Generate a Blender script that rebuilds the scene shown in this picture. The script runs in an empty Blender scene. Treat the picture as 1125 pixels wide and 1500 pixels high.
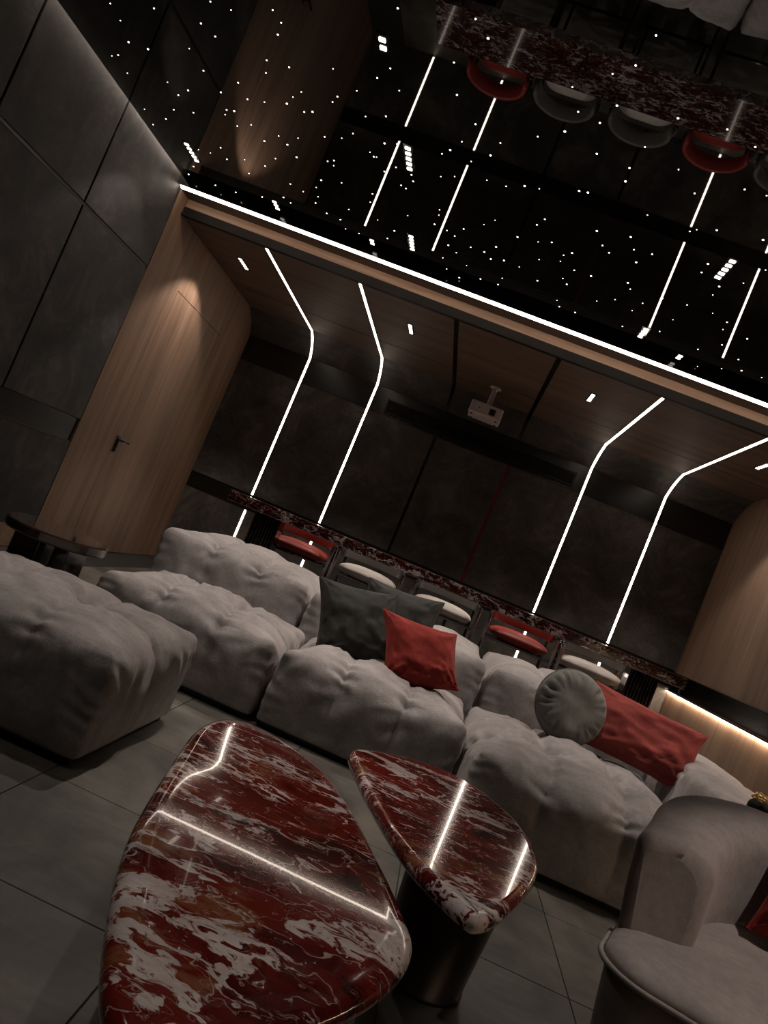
import bpy, bmesh, math, random
import numpy as np
from mathutils import Vector, Matrix, noise

scene = bpy.context.scene
COL = scene.collection
PI = math.pi
random.seed(4)

# ------------------------------------------------------------------ camera
cam_data = bpy.data.cameras.new('camera')
cam_data.sensor_fit = 'VERTICAL'
cam_data.sensor_height = 36.0
cam_data.lens = 36.0 * 1120.0 / 1500.0
cam_data.clip_start = 0.02
cam = bpy.data.objects.new('camera', cam_data)
COL.objects.link(cam)
RX, RU, RF = (0.9197, 0.08129, 0.38413), (-0.37805, -0.08077, 0.92225), (-0.106, 0.99341, 0.04355)
cam.matrix_world = Matrix(((RX[0], RU[0], -RF[0], 0), (RX[1], RU[1], -RF[1], 0), (RX[2], RU[2], -RF[2], 1.016), (0, 0, 0, 1)))
scene.camera = cam

# ------------------------------------------------------------------ world, exposure, light levels
world = bpy.data.worlds.new('world')
scene.world = world
world.use_nodes = True
world.node_tree.nodes['Background'].inputs[0].default_value = (0.010, 0.009, 0.008, 1)
world.node_tree.nodes['Background'].inputs[1].default_value = 1.0
vs = scene.view_settings
vs.view_transform = 'Standard'
vs.look = 'None'
vs.gamma = 1.0
vs.use_curve_mapping = False
vs.exposure = 0.0
LED = 10.0          # radiance of the LED lines
SPOT_STAR = 62.0   # watts of a downlight in the mirror ceiling
SPOT_WOOD = 22.0    # watts of a downlight in the timber ceiling
WARM = (1.0, 0.84, 0.70)

# ------------------------------------------------------------------ materials
def new_mat(name):
    m = bpy.data.materials.new(name)
    m.use_nodes = True
    nt = m.node_tree
    return m, nt, nt.nodes['Principled BSDF']

def N(nt, t, **kw):
    n = nt.nodes.new(t)
    for k, v in kw.items():
        if k in n.inputs: n.inputs[k].default_value = v
        else: setattr(n, k, v)
    return n

def coords(nt, scale=(1, 1, 1), rot=(0, 0, 0)):
    tc = N(nt, 'ShaderNodeTexCoord')
    mp = N(nt, 'ShaderNodeMapping')
    mp.inputs['Scale'].default_value = scale
    mp.inputs['Rotation'].default_value = rot
    nt.links.new(tc.outputs['Object'], mp.inputs['Vector'])
    return mp.outputs['Vector']

def ramp(nt, fac, stops):
    r = N(nt, 'ShaderNodeValToRGB')
    e = r.color_ramp.elements
    while len(e) < len(stops): e.new(0.5)
    for el, (p, c) in zip(e, stops):
        el.position = p
        el.color = (c, c, c, 1) if isinstance(c, (int, float)) else (c[0], c[1], c[2], 1)
    nt.links.new(fac, r.inputs['Fac'])
    return r.outputs['Color']

def noise_tex(nt, vec, scale, detail=5, rough=0.55, dist=0.0):
    n = N(nt, 'ShaderNodeTexNoise', Scale=scale, Detail=detail, Roughness=rough, Distortion=dist)
    nt.links.new(vec, n.inputs['Vector'])
    return n.outputs['Fac']

def mix(nt, fac, a, b, mode='MIX'):
    m = N(nt, 'ShaderNodeMix', data_type='RGBA', blend_type=mode)
    for sock, val in ((m.inputs[0], fac), (m.inputs[6], a), (m.inputs[7], b)):
        if hasattr(val, 'links'): nt.links.new(val, sock)
        elif isinstance(val, (int, float)): sock.default_value = val
        else: sock.default_value = (val[0], val[1], val[2], 1)
    return m.outputs[2]

def bump(nt, bsdf, height, strength, dist):
    b = N(nt, 'ShaderNodeBump', Strength=strength, Distance=dist)
    nt.links.new(height, b.inputs['Height'])
    nt.links.new(b.outputs['Normal'], bsdf.inputs['Normal'])

def plain(name, col, rough=0.5, metal=0.0, coat=0.0, ior=1.5, var=0.12, vscale=9.0):
    m, nt, b = new_mat(name)
    v = noise_tex(nt, coords(nt), vscale, 4)
    lo = tuple(c * (1 - var) for c in col); hi = tuple(c * (1 + var) for c in col)
    nt.links.new(ramp(nt, v, [(0.3, lo), (0.7, hi)]), b.inputs['Base Color'])
    b.inputs['Roughness'].default_value = rough
    b.inputs['Metallic'].default_value = metal
    b.inputs['Coat Weight'].default_value = coat
    b.inputs['Coat Roughness'].default_value = 0.04
    b.inputs['IOR'].default_value = ior
    return m

def emit(name, col, strength):
    m, nt, b = new_mat(name)
    b.inputs['Base Color'].default_value = (0.6, 0.6, 0.6, 1)
    b.inputs['Emission Color'].default_value = (col[0], col[1], col[2], 1)
    b.inputs['Emission Strength'].default_value = strength
    return m

def wood(name, axis, tone=1.0, rough=0.5):
    m, nt, b = new_mat(name)
    s1 = [9.0, 9.0, 9.0]; s2 = [42.0, 42.0, 42.0]; s3 = [2.2, 2.2, 2.2]
    s1[axis] = 0.55; s2[axis] = 1.6; s3[axis] = 0.25
    f1 = noise_tex(nt, coords(nt, s1), 1.0, 6, 0.6, 0.6)
    f2 = noise_tex(nt, coords(nt, s2), 1.0, 4, 0.6)
    f3 = noise_tex(nt, coords(nt, s3), 1.0, 3, 0.5)
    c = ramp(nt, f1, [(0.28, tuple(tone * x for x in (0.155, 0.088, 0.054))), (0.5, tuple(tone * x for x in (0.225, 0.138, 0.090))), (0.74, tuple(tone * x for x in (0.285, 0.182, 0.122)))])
    g = ramp(nt, f2, [(0.30, 0.80), (0.62, 1.05)])
    h = ramp(nt, f3, [(0.3, 0.78), (0.7, 1.12)])
    nt.links.new(mix(nt, 1.0, mix(nt, 1.0, c, g, 'MULTIPLY'), h, 'MULTIPLY'), b.inputs['Base Color'])
    b.inputs['Roughness'].default_value = rough
    b.inputs['Specular IOR Level'].default_value = 0.3
    bump(nt, b, f2, 0.12, 0.002)
    return m

def suede(name, col, lo=0.22, hi=2.6):
    m, nt, b = new_mat(name)
    v = coords(nt)
    f1 = noise_tex(nt, v, 2.6, 10, 0.72, 0.6)
    f2 = noise_tex(nt, v, 26.0, 6, 0.7)
    c = ramp(nt, f1, [(0.36, tuple(x * lo for x in col)), (0.50, tuple(x * 0.9 for x in col)), (0.63, tuple(x * hi for x in col))])
    g = ramp(nt, f2, [(0.3, 0.7), (0.7, 1.2)])
    nt.links.new(mix(nt, 1.0, c, g, 'MULTIPLY'), b.inputs['Base Color'])
    b.inputs['Roughness'].default_value = 0.62
    b.inputs['Sheen Weight'].default_value = 0.03
    b.inputs['Sheen Roughness'].default_value = 0.5
    bump(nt, b, f2, 0.18, 0.003)
    return m

def cloth(name, col, sheen=0.35, fine=420.0, grain=0.25, patch=0.16):
    m, nt, b = new_mat(name)
    v = coords(nt)
    f1 = noise_tex(nt, v, 5.0, 6, 0.6, 0.8)
    f2 = noise_tex(nt, v, fine, 3, 0.7)
    f3 = noise_tex(nt, v, 48.0, 5, 0.65)
    c = ramp(nt, f1, [(0.3, tuple(x * (1 - patch) for x in col)), (0.7, tuple(x * (1 + patch) for x in col))])
    g = ramp(nt, f3, [(0.3, 0.86), (0.7, 1.1)])
    nt.links.new(mix(nt, 1.0, c, g, 'MULTIPLY'), b.inputs['Base Color'])
    b.inputs['Roughness'].default_value = 0.9
    b.inputs['Specular IOR Level'].default_value = 0.15
    b.inputs['Sheen Weight'].default_value = sheen
    b.inputs['Sheen Roughness'].default_value = 0.35
    b.inputs['Sheen Tint'].default_value = (min(1, col[0] * 1.6 + .25), min(1, col[1] * 1.6 + .22), min(1, col[2] * 1.6 + .2), 1)
    bump(nt, b, mix(nt, 0.5, f2, f3), grain, 0.007)
    return m

def marble(name, scale=1.0, rot=0.25, tone=1.0, dark=0.0, pt=None):
    pt = pt or tone
    m, nt, b = new_mat(name)
    v0 = coords(nt, (scale * 0.70, scale * 1.35, scale * 1.35), (0, 0, rot))
    def warp(vec, sc, amt, det=4.0):
        wn = N(nt, 'ShaderNodeTexNoise', Scale=sc, Detail=det, Roughness=0.6)
        nt.links.new(vec, wn.inputs['Vector'])
        ws = N(nt, 'ShaderNodeVectorMath', operation='MULTIPLY_ADD')
        nt.links.new(wn.outputs['Color'], ws.inputs[0])
        ws.inputs[1].default_value = (amt, amt, amt)
        nt.links.new(vec, ws.inputs[2])
        return ws.outputs[0]
    v = warp(v0, 2.0, 0.8)
    fb = noise_tex(nt, v, 3.4, 8, 0.60, 0.3)
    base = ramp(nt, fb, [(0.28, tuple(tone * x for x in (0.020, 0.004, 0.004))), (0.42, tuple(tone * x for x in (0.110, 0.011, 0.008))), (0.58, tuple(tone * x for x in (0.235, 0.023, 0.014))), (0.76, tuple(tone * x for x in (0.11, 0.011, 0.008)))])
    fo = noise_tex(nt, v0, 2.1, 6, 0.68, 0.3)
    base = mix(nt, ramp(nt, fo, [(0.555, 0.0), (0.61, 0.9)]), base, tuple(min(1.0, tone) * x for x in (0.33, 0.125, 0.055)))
    # pale breccia: cracks between warped cells, wide in places and thin elsewhere
    vo = N(nt, 'ShaderNodeTexVoronoi', feature='DISTANCE_TO_EDGE', Scale=3.1)
    nt.links.new(warp(v, 5.0, 0.34, 6.0), vo.inputs['Vector'])
    wid = ramp(nt, noise_tex(nt, v0, 1.9, 5, 0.6), [(0.45, 0.0), (0.70, 0.14)])
    dv = N(nt, 'ShaderNodeMath', operation='SUBTRACT'); nt.links.new(wid, dv.inputs[0]); nt.links.new(vo.outputs['Distance'], dv.inputs[1])
    crack = ramp(nt, dv.outputs[0], [(0.0, 0.0), (0.018, 1.0)])
    # streaky white drifts
    fw = noise_tex(nt, v, 2.4, 10, 0.64, 0.9)
    band = ramp(nt, fw, [(0.574, 0.0), (0.590, 1.0), (0.70, 1.0), (0.74, 0.2)])
    band = mix(nt, 1.0, band, crack, 'LIGHTEN')
    fs = noise_tex(nt, v, 17.0, 6, 0.72)
    band = mix(nt, 1.0, band, ramp(nt, fs, [(0.37, 0.0), (0.45, 1.0)]), 'MULTIPLY')
    pale = ramp(nt, noise_tex(nt, v0, 7.0, 6, 0.7), [(0.3, tuple(pt * x for x in (0.42, 0.33, 0.31))), (0.65, tuple(pt * x for x in (0.70, 0.63, 0.60)))])
    c = mix(nt, band, base, pale)
    for sc, wd, st in ((2.8, 0.007, 0.9), (6.0, 0.007, 0.5)):
        fv = noise_tex(nt, v, sc, 4, 0.5, 0.5)
        sub = N(nt, 'ShaderNodeMath', operation='SUBTRACT'); nt.links.new(fv, sub.inputs[0]); sub.inputs[1].default_value = 0.47
        ab = N(nt, 'ShaderNodeMath', operation='ABSOLUTE'); nt.links.new(sub.outputs[0], ab.inputs[0])
        c = mix(nt, ramp(nt, ab.outputs[0], [(0.0, st), (wd, 0.0)]), c, tuple(pt * x for x in (0.50, 0.40, 0.37)))
    fd = noise_tex(nt, v, 5.0, 8, 0.68)
    c = mix(nt, ramp(nt, fd, [(0.615 - dark, 0.0), (0.65 - dark, 0.85)]), c, (0.010, 0.006, 0.006))
    nt.links.new(c, b.inputs['Base Color'])
    b.inputs['Roughness'].default_value = 0.10
    b.inputs['IOR'].default_value = 1.6
    b.inputs['Coat Weight'].default_value = 0.5
    b.inputs['Coat Roughness'].default_value = 0.012
    return m

def tile_mat(name):
    m, nt, b = new_mat(name)
    tc = N(nt, 'ShaderNodeTexCoord')
    oi = N(nt, 'ShaderNodeObjectInfo')
    vm = N(nt, 'ShaderNodeVectorMath', operation='ADD')
    nt.links.new(tc.outputs['Object'], vm.inputs[0])
    nt.links.new(oi.outputs['Location'], vm.inputs[1])
    f1 = noise_tex(nt, vm.outputs[0], 2.6, 8, 0.62, 0.5)
    mp = N(nt, 'ShaderNodeMapping'); mp.inputs['Scale'].default_value = (3.0, 26.0, 1.0)
    nt.links.new(vm.outputs[0], mp.inputs['Vector'])
    f2 = noise_tex(nt, mp.outputs[0], 1.5, 6, 0.6)
    c = ramp(nt, f1, [(0.34, (0.044, 0.040, 0.034)), (0.50, (0.092, 0.084, 0.070)), (0.66, (0.155, 0.138, 0.112))])
    g = ramp(nt, f2, [(0.3, 0.86), (0.7, 1.1)])
    nt.links.new(mix(nt, 1.0, c, g, 'MULTIPLY'), b.inputs['Base Color'])
    b.inputs['Roughness'].default_value = 0.50
    bump(nt, b, f2, 0.06, 0.002)
    return m

M = {}
M['wood_v'] = wood('oak_vertical', 2)
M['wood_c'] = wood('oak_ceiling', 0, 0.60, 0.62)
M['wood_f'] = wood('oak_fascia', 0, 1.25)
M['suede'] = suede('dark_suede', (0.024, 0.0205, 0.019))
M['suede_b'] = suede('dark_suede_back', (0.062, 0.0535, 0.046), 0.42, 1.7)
M['joint'] = plain('black_joint', (0.006, 0.005, 0.005), 0.35)
M['gloss'] = plain('black_gloss_metal', (0.008, 0.0065, 0.006), 0.26, 0.0, 0.0)
M['bronze'] = plain('dark_bronze_trim', (0.10, 0.070, 0.048), 0.30, 0.9)
M['matte'] = plain('matte_black_metal', (0.012, 0.010, 0.009), 0.6)
M['matte'].node_tree.nodes['Principled BSDF'].inputs['Specular IOR Level'].default_value = 0.12
M['red_glow'] = plain('red_glow_joint', (0.15, 0.006, 0.032), 0.3, 0.0, 0.3)  # black joint strip with the magenta glow on it put into its colour
M['mirror'] = plain('black_mirror_film', (0.002, 0.002, 0.002), 0.012, 0.0, 0.0, 1.95, 0.0)
M['darkmetal'] = plain('dark_metal', (0.030, 0.026, 0.023), 0.34, 0.6)
M['grout'] = plain('grout', (0.022, 0.020, 0.018), 0.8)
M['tile'] = tile_mat('stone_tile')
M['led'] = emit('led_line', WARM, LED)
M['led_main'] = emit('led_long_line', WARM, LED * 1.15)
M['led_wash'] = emit('led_wall_wash', WARM, 85.0)
M['led_soft'] = emit('led_niche', (1.0, 0.80, 0.60), 95.0)
M['star'] = emit('star_point', (1.0, 0.93, 0.86), 8.0)
M['lamp'] = emit('downlight_lens', (1.0, 0.90, 0.80), 4.0)
M['sofa'] = cloth('grey_plush', (0.310, 0.282, 0.272), 0.35, 210.0, 0.55, 0.24)
M['chair'] = cloth('taupe_plush', (0.330, 0.285, 0.270), 0.28, 420.0, 0.20)
M['red'] = cloth('red_velvet', (0.225, 0.029, 0.022), 0.55, 500.0, 0.10, 0.22)
M['red2'] = cloth('dusty_red_linen', (0.245, 0.050, 0.042), 0.30, 330.0, 0.22, 0.18)
M['char'] = cloth('charcoal_velvet', (0.036, 0.0355, 0.032), 0.50, 500.0, 0.10, 0.25)
M['green'] = cloth('grey_green_velvet', (0.165, 0.162, 0.145), 0.50, 500.0, 0.10, 0.15)
M['stool_red'] = plain('red_leather', (0.30, 0.040, 0.030), 0.45, 0.0, 0.0)
M['stool_white'] = plain('off_white_leather', (0.62, 0.56, 0.51), 0.5, 0.0, 0.0)
M['stool_grey'] = plain('grey_leather', (0.13, 0.125, 0.115), 0.45)
M['black'] = plain('black_lacquer', (0.010, 0.009, 0.009), 0.14, 0.0, 0.6)
M['chrome'] = plain('black_chrome', (0.20, 0.18, 0.17), 0.16, 0.95)
M['pedestal'] = plain('umber_metal', (0.060, 0.050, 0.043), 0.36, 0.55)
M['marble'] = marble('red_marble', 1.7, 0.22, 0.82, 0.02, 1.15)
M['marble_s'] = marble('red_marble_small', 2.1, 0.35, 1.05, 0.01, 1.3)
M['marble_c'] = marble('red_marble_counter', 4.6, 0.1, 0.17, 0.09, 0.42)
M['smoked'] = plain('smoked_glass_top', (0.030, 0.020, 0.014), 0.06, 0.0, 0.9)
M['plastic'] = plain('white_plastic', (0.55, 0.48, 0.46), 0.4)
M['lens'] = plain('lens_glass', (0.008, 0.009, 0.012), 0.05, 0.0, 1.0)
M['gold'] = plain('brass_chain', (0.70, 0.47, 0.20), 0.28, 1.0)
M['olive'] = cloth('dark_olive_fabric', (0.020, 0.020, 0.014), 0.2)

# ------------------------------------------------------------------ builders
def link(name, me, parent=None, loc=(0, 0, 0)):
    o = bpy.data.objects.new(name, me)
    COL.objects.link(o)
    o.parent = parent
    o.location = loc
    return o

def from_bm(name, bm, mat, parent=None, loc=(0, 0, 0), smooth=False):
    me = bpy.data.meshes.new(name)
    bmesh.ops.recalc_face_normals(bm, faces=bm.faces[:])
    bm.to_mesh(me); bm.free()
    me.materials.append(mat)
    if smooth: me.shade_smooth()
    return link(name, me, parent, loc)

def box(bm, x0, x1, y0, y1, z0, z1, bev=0.0):
    vs_ = [bm.verts.new(p) for p in ((x0, y0, z0), (x1, y0, z0), (x1, y1, z0), (x0, y1, z0), (x0, y0, z1), (x1, y0, z1), (x1, y1, z1), (x0, y1, z1))]
    fs = [bm.faces.new([vs_[i] for i in f]) for f in ((0, 3, 2, 1), (4, 5, 6, 7), (0, 1, 5, 4), (1, 2, 6, 5), (2, 3, 7, 6), (3, 0, 4, 7))]
    if bev > 0:
        es = list({e for f in fs for e in f.edges})
        bmesh.ops.bevel(bm, geom=es, offset=bev, segments=2, affect='EDGES', profile=0.5)

def boxo(name, mat, x0, x1, y0, y1, z0, z1, parent=None, bev=0.0, loc=(0, 0, 0)):
    bm = bmesh.new(); box(bm, x0, x1, y0, y1, z0, z1, bev)
    return from_bm(name, bm, mat, parent, loc)

def tube(bm, pts, r, n=10, caps=True):
    pts = [Vector(p) for p in pts]
    rings = []
    up = Vector((0, 0, 1))
    for i, p in enumerate(pts):
        a = pts[max(i - 1, 0)]; b = pts[min(i + 1, len(pts) - 1)]
        t = (b - a).normalized()
        s = t.cross(up)
        if s.length < 1e-3: s = t.cross(Vector((0, 1, 0)))
        s.normalize(); u = s.cross(t).normalized()
        rr = r[i] if isinstance(r, (list, tuple)) else r
        rings.append([bm.verts.new(p + s * rr * math.cos(2 * PI * k / n) + u * rr * math.sin(2 * PI * k / n)) for k in range(n)])
    for a, b in zip(rings, rings[1:]):
        for k in range(n): bm.faces.new((a[k], a[(k + 1) % n], b[(k + 1) % n], b[k]))
    if caps:
        bm.faces.new(rings[0][::-1]); bm.faces.new(rings[-1])

def lathe(bm, prof, n=32, c=(0, 0)):
    rings = [[bm.verts.new((c[0] + r * math.cos(2 * PI * k / n), c[1] + r * math.sin(2 * PI * k / n), z)) for k in range(n)] for r, z in prof]
    for a, b in zip(rings, rings[1:]):
        for k in range(n): bm.faces.new((a[k], a[(k + 1) % n], b[(k + 1) % n], b[k]))
    bm.faces.new(rings[0][::-1]); bm.faces.new(rings[-1])

def thing(name, label, cat, loc=(0, 0, 0), rz=0.0, group=None):
    o = bpy.data.objects.new(name, None)
    COL.objects.link(o)
    o.empty_display_size = 0.1
    o.location = loc; o.rotation_euler = (0, 0, rz)
    o['label'] = label; o['category'] = cat
    if group: o['group'] = group
    return o

def tag(o, label, cat, group=None):
    o['label'] = label; o['category'] = cat
    if group: o['group'] = group
    return o

def struct(o):
    o['kind'] = 'structure'
    return o

# ------------------------------------------------------------------ the room shell
XL, XR, YB, YF = -2.956, 2.48, 8.0, -1.6
ZS, ZW = 3.0, 2.812

def smooth01(t):
    t = min(max(t, 0.0), 1.0)
    return t * t * (3 - 2 * t)

def film_z(x, y):          # the stretched mirror film sags a little away from its edges
    d = 5.35 - y
    return ZS - 0.025 * (d if d < 3.4 else max(0.0, 6.8 - d))

# floor: tiles with recessed joints
floor = struct(boxo('floor', M['grout'], XL - .1, XR + .1, YF - .1, YB + .1, -0.06, -0.004))
TX, TY = 0.565, 0.58
bm = bmesh.new(); box(bm, 0.0018, TX - 0.0018, 0.0018, TY - 0.0018, -0.012, 0.0)
es = [e for e in bm.edges if all(v.co.z > -1e-6 for v in e.verts)]
bmesh.ops.bevel(bm, geom=es, offset=0.0012, segments=1, affect='EDGES')
tile0 = from_bm('floor_tile', bm, M['tile'], floor)
tme = tile0.data
first = True
for i in range(-4, 5):
    x = -0.325 + TX * i
    off = 1.70 if i < 1 else 1.82
    for j in range(-6, 12):
        y = off + TY * j
        if x < XL - TX * .98 or x > XR - 0.02 or y < YF - .3 or y > YB - 0.02: continue
        if first: tile0.location = (x, y, 0); first = False
        else: link('floor_tile', tme, floor, (x, y, 0))

# mirror ceiling (a sagging film) with fibre-optic star points
bm = bmesh.new()
nx, ny = 60, 70
g = [[None] * (ny + 1) for _ in range(nx + 1)]
for i in range(nx + 1):
    for j in range(ny + 1):
        x = XL + .022 + (XR - XL - .022) * i / nx; y = YF + (5.352 - YF) * j / ny
        g[i][j] = bm.verts.new((x, y, film_z(x, y)))
for i in range(nx):
    for j in range(ny): bm.faces.new((g[i][j], g[i][j + 1], g[i + 1][j + 1], g[i + 1][j]))
ceiling = struct(from_bm('ceiling', bm, M['mirror'], None, smooth=True))
bm = bmesh.new(); bmesh.ops.create_icosphere(bm, subdivisions=2, radius=1.0)
for v in bm.verts: v.co.z *= 0.35
star0 = from_bm('star_light', bm, M['star'], ceiling, smooth=True)
sme = star0.data
STARS = '-2557,3391 -2279,3304 -2561,3512 -2601,3693 -2486,3694 -2750,3869 -2808,3905 -2775,4041 -2490,3978 -2364,3988 -2465,4087 -2843,4434 -2580,4295 -2426,4240 -2704,4464 -2863,4618 -2187,3548 -2168,3715 -1911,3103 -1813,3113 -2028,3294 -1976,3361 -1719,3410 -1754,3524 -1965,3711 -1952,3850 -2121,3877 -1841,3814 -2145,4056 -2091,4036 -2175,4119 -2125,4207 -2012,4129 -1968,4276 -2365,4594 -2488,4736 -2368,4740 -2210,4645 -2236,4839 -2059,4628 -2582,4752 -2742,5078 -2854,5264 -2640,5283 -2472,5274 -2230,5173 -1584,3013 -1561,3081 -1601,3176 -1599,3404 -1351,3291 -1575,3584 -1639,3662 -1694,3749 -1599,3771 -1545,3739 -1366,3512 -1403,3576 -1841,4145 -1705,4086 -1802,4215 -1942,4460 -1770,4337 -1912,4765 -1829,4810 -1986,5089 -2028,5035 -987,2745 -1053,3139 -1126,3244 -1248,3403 -1022,3282 -1228,3603 -1112,3536 -1327,3815 -1406,3907 -1517,3959 -756,2954 -742,3165 -1145,3800 -1072,3762 -1246,3951 -1227,3985 -1210,3979 -1549,4240 -1502,4202 -1515,4268 -1098,4016 -1007,4039 -1001,4108 -1496,4463 -1646,4532 -1706,4668 -1177,4114 -1720,4805 -1762,4925 -1289,4461 -1319,4592 -1502,4830 -1699,5036 -1082,4209 -1053,4227 -1065,4588 -1600,5059 -1294,4827 -1182,4906 -1581,5193 -1477,5187 -1249,5083 -651,3337 -715,3523 -776,3637 -821,3700 -567,3556 -525,3420 -664,3675 -752,3886 -832,3940 -574,3804 -469,3797 -847,4345 -853,4420 -885,4573 -803,4596 -693,4487 -569,4329 -505,4221 -751,4637 -795,4816 -642,4717 -478,4574 -739,4891 -838,5064 -550,4715 -502,4788 -416,4735 -664,5046 -811,5243 -715,5321 -558,5195 -407,5036 -428,5177 -671,2663 -618,2744 -65,2630 -133,2712 -264,2859 -79,2880 153,2834 334,2804 459,2849 -217,2998 -249,3161 -120,3022 -359,3266 -90,3242 86,3079 64,3264 252,3153 72,3377 233,3596 -68,3582 -110,3595 -300,3705 -375,3729 364,3284 529,3134 -234,4000 -268,4096 44,3925 103,4063 214,3862 261,3983 355,3962 152,4119 306,4116 -360,4332 -237,4298 -162,4242 -75,4351 -80,4447 -34,4284 -204,4531 15,4501 -311,4749 -30,4680 6,4747 -177,4860 120,4497 328,4408 360,4481 223,4836 317,4710 471,4615 444,4782 548,4448 -13,5069 17,5167 131,5167 454,5101 685,4695 687,4415 673,4953 624,3968 620,3856 749,4053 757,4176 835,4402 830,3923 860,3716 742,3461 545,3515 446,3608 468,3571 938,4452 957,4571 618,3125 1035,4803 950,5017 1048,5323 1176,5201 1277,5106 1107,4577 1409,5097 1192,4938'
for k, s in enumerate(STARS.split()):
    x, y = (int(t) / 1000.0 for t in s.split(','))
    o = star0 if k == 0 else link('star_light', sme, ceiling)
    o.location = (x, y, film_z(x, y) - 0.001)
    r = random.choice((0.0026, 0.0033, 0.0040, 0.0050))
    o.scale = (r, r, r)

for k in range(66):          # the field of points goes on over the front of the room
    x, y = random.uniform(-2.8, 2.3), random.uniform(0.2, 2.7)
    o = link('star_light', sme, ceiling, (x, y, film_z(x, y) - 0.001))
    r = random.choice((0.0026, 0.0033, 0.0040, 0.0050)); o.scale = (r, r, r)

# soffit step between the mirror ceiling and the lower timber ceiling
lip = struct(boxo('trim_1', M['black'], XL, XR, 5.352, 5.362, 2.94, 3.02))
struct(boxo('trim_2', M['joint'], XL, XR, 5.436, 5.62, 2.94, 2.96))
struct(boxo('trim_3', M['wood_f'], XL, XR, 5.60, 5.62, 2.872, 2.94))
bm = bmesh.new(); box(bm, XL, XR, 5.588, 5.64, 2.806, 2.872); box(bm, XL, XR, 5.575, 5.60, 2.800, 2.812)
struct(from_bm('trim_4', bm, M['matte']))
struct(boxo('trim_5', M['joint'], XL, XR, 5.362, 5.44, 2.955, 3.02))
# the long LED line
bm = bmesh.new()
vs_ = [bm.verts.new(p) for p in ((XL + .02, 5.364, 2.940), (XR - .02, 5.364, 2.940), (XR - .02, 5.399, 2.927), (XL + .02, 5.399, 2.927), (XL + .02, 5.364, 2.955), (XR - .02, 5.364, 2.955), (XR - .02, 5.399, 2.955), (XL + .02, 5.399, 2.955))]
for f in ((0, 1, 2, 3), (4, 7, 6, 5), (0, 4, 5, 1), (1, 5, 6, 2), (2, 6, 7, 3), (3, 7, 4, 0)): bm.faces.new([vs_[i] for i in f])
tag(from_bm('linear_light', bm, M['led_main']), 'long bright LED line running across the step between mirrored and timber ceilings', 'light')

# timber ceiling : backing, panels and black joints
JX = (-0.655, 0.165)
wc = struct(boxo('ceiling.001', M['joint'], XL, XR, 5.62, 7.68, ZW + .012, ZW + .03))
edges = [XL, JX[0] - .02, JX[0] + .02, JX[1] - .02, JX[1] + .02, XR]
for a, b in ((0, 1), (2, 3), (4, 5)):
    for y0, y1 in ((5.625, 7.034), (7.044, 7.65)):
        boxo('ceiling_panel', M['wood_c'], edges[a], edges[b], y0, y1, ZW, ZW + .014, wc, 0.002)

# back wall : backing, bands, panels, cove
wb = struct(boxo('wall_back', M['joint'], XL - .1, XR + .1, YB + .012, YB + .12, -0.05, 3.1))
SX = (-2.235, -1.445, 0.967, 1.765)
cols = [XL, SX[0], SX[1], JX[0], JX[1], SX[2], SX[3], XR]
COVE = [(7.65, 2.812), (7.78, 2.767), (7.88, 2.712), (7.95, 2.655), (8.0, 2.60)]
for k in range(7):
    gap = lambda q: 0.0 if q in (0, 7) else (0.016 if cols[q] in JX else 0.006)
    x0 = cols[k] + gap(k); x1 = cols[k + 1] - gap(k + 1)
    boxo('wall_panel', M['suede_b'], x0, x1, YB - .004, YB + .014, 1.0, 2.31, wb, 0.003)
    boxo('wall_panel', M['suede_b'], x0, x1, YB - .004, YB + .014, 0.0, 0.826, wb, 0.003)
    bm = bmesh.new()
    ra = [(bm.verts.new((x0, y, z)), bm.verts.new((x1, y, z))) for y, z in COVE]
    rb = [(bm.verts.new((x0, y + .01, z + .012)), bm.verts.new((x1, y + .01, z + .012))) for y, z in COVE]
    for r in (ra, rb):
        for a, b in zip(r, r[1:]): bm.faces.new((a[0], a[1], b[1], b[0]))
    for a, b, c, d in zip(ra, ra[1:], rb, rb[1:]):
        bm.faces.new((a[0], b[0], d[0], c[0])); bm.faces.new((a[1], c[1], d[1], b[1]))
    bm.faces.new((ra[0][0], rb[0][0], rb[0][1], ra[0][1])); bm.faces.new((ra[-1][0], ra[-1][1], rb[-1][1], rb[-1][0]))
    from_bm('cove_panel', bm, M['suede_b'], wb)
boxo('cove_backing', M['joint'], XL, XR, 7.66, 8.02, 2.835, 2.86, wb)
for nm, zz0, zz1 in (('trim_6', 2.318, 2.606), ('trim_7', 0.832, 0.994)):
    t = struct(boxo(nm, M['gloss'], XL, XR, YB + .002, YB + .013, zz0, zz1))
    boxo('edge_strip', M['bronze'], XL, XR, YB - .006, YB + .006, zz0 - .006, zz0, t)
    boxo('edge_strip', M['darkmetal'], XL, XR, YB - .006, YB + .006, zz1, zz1 + .004, t)
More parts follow.
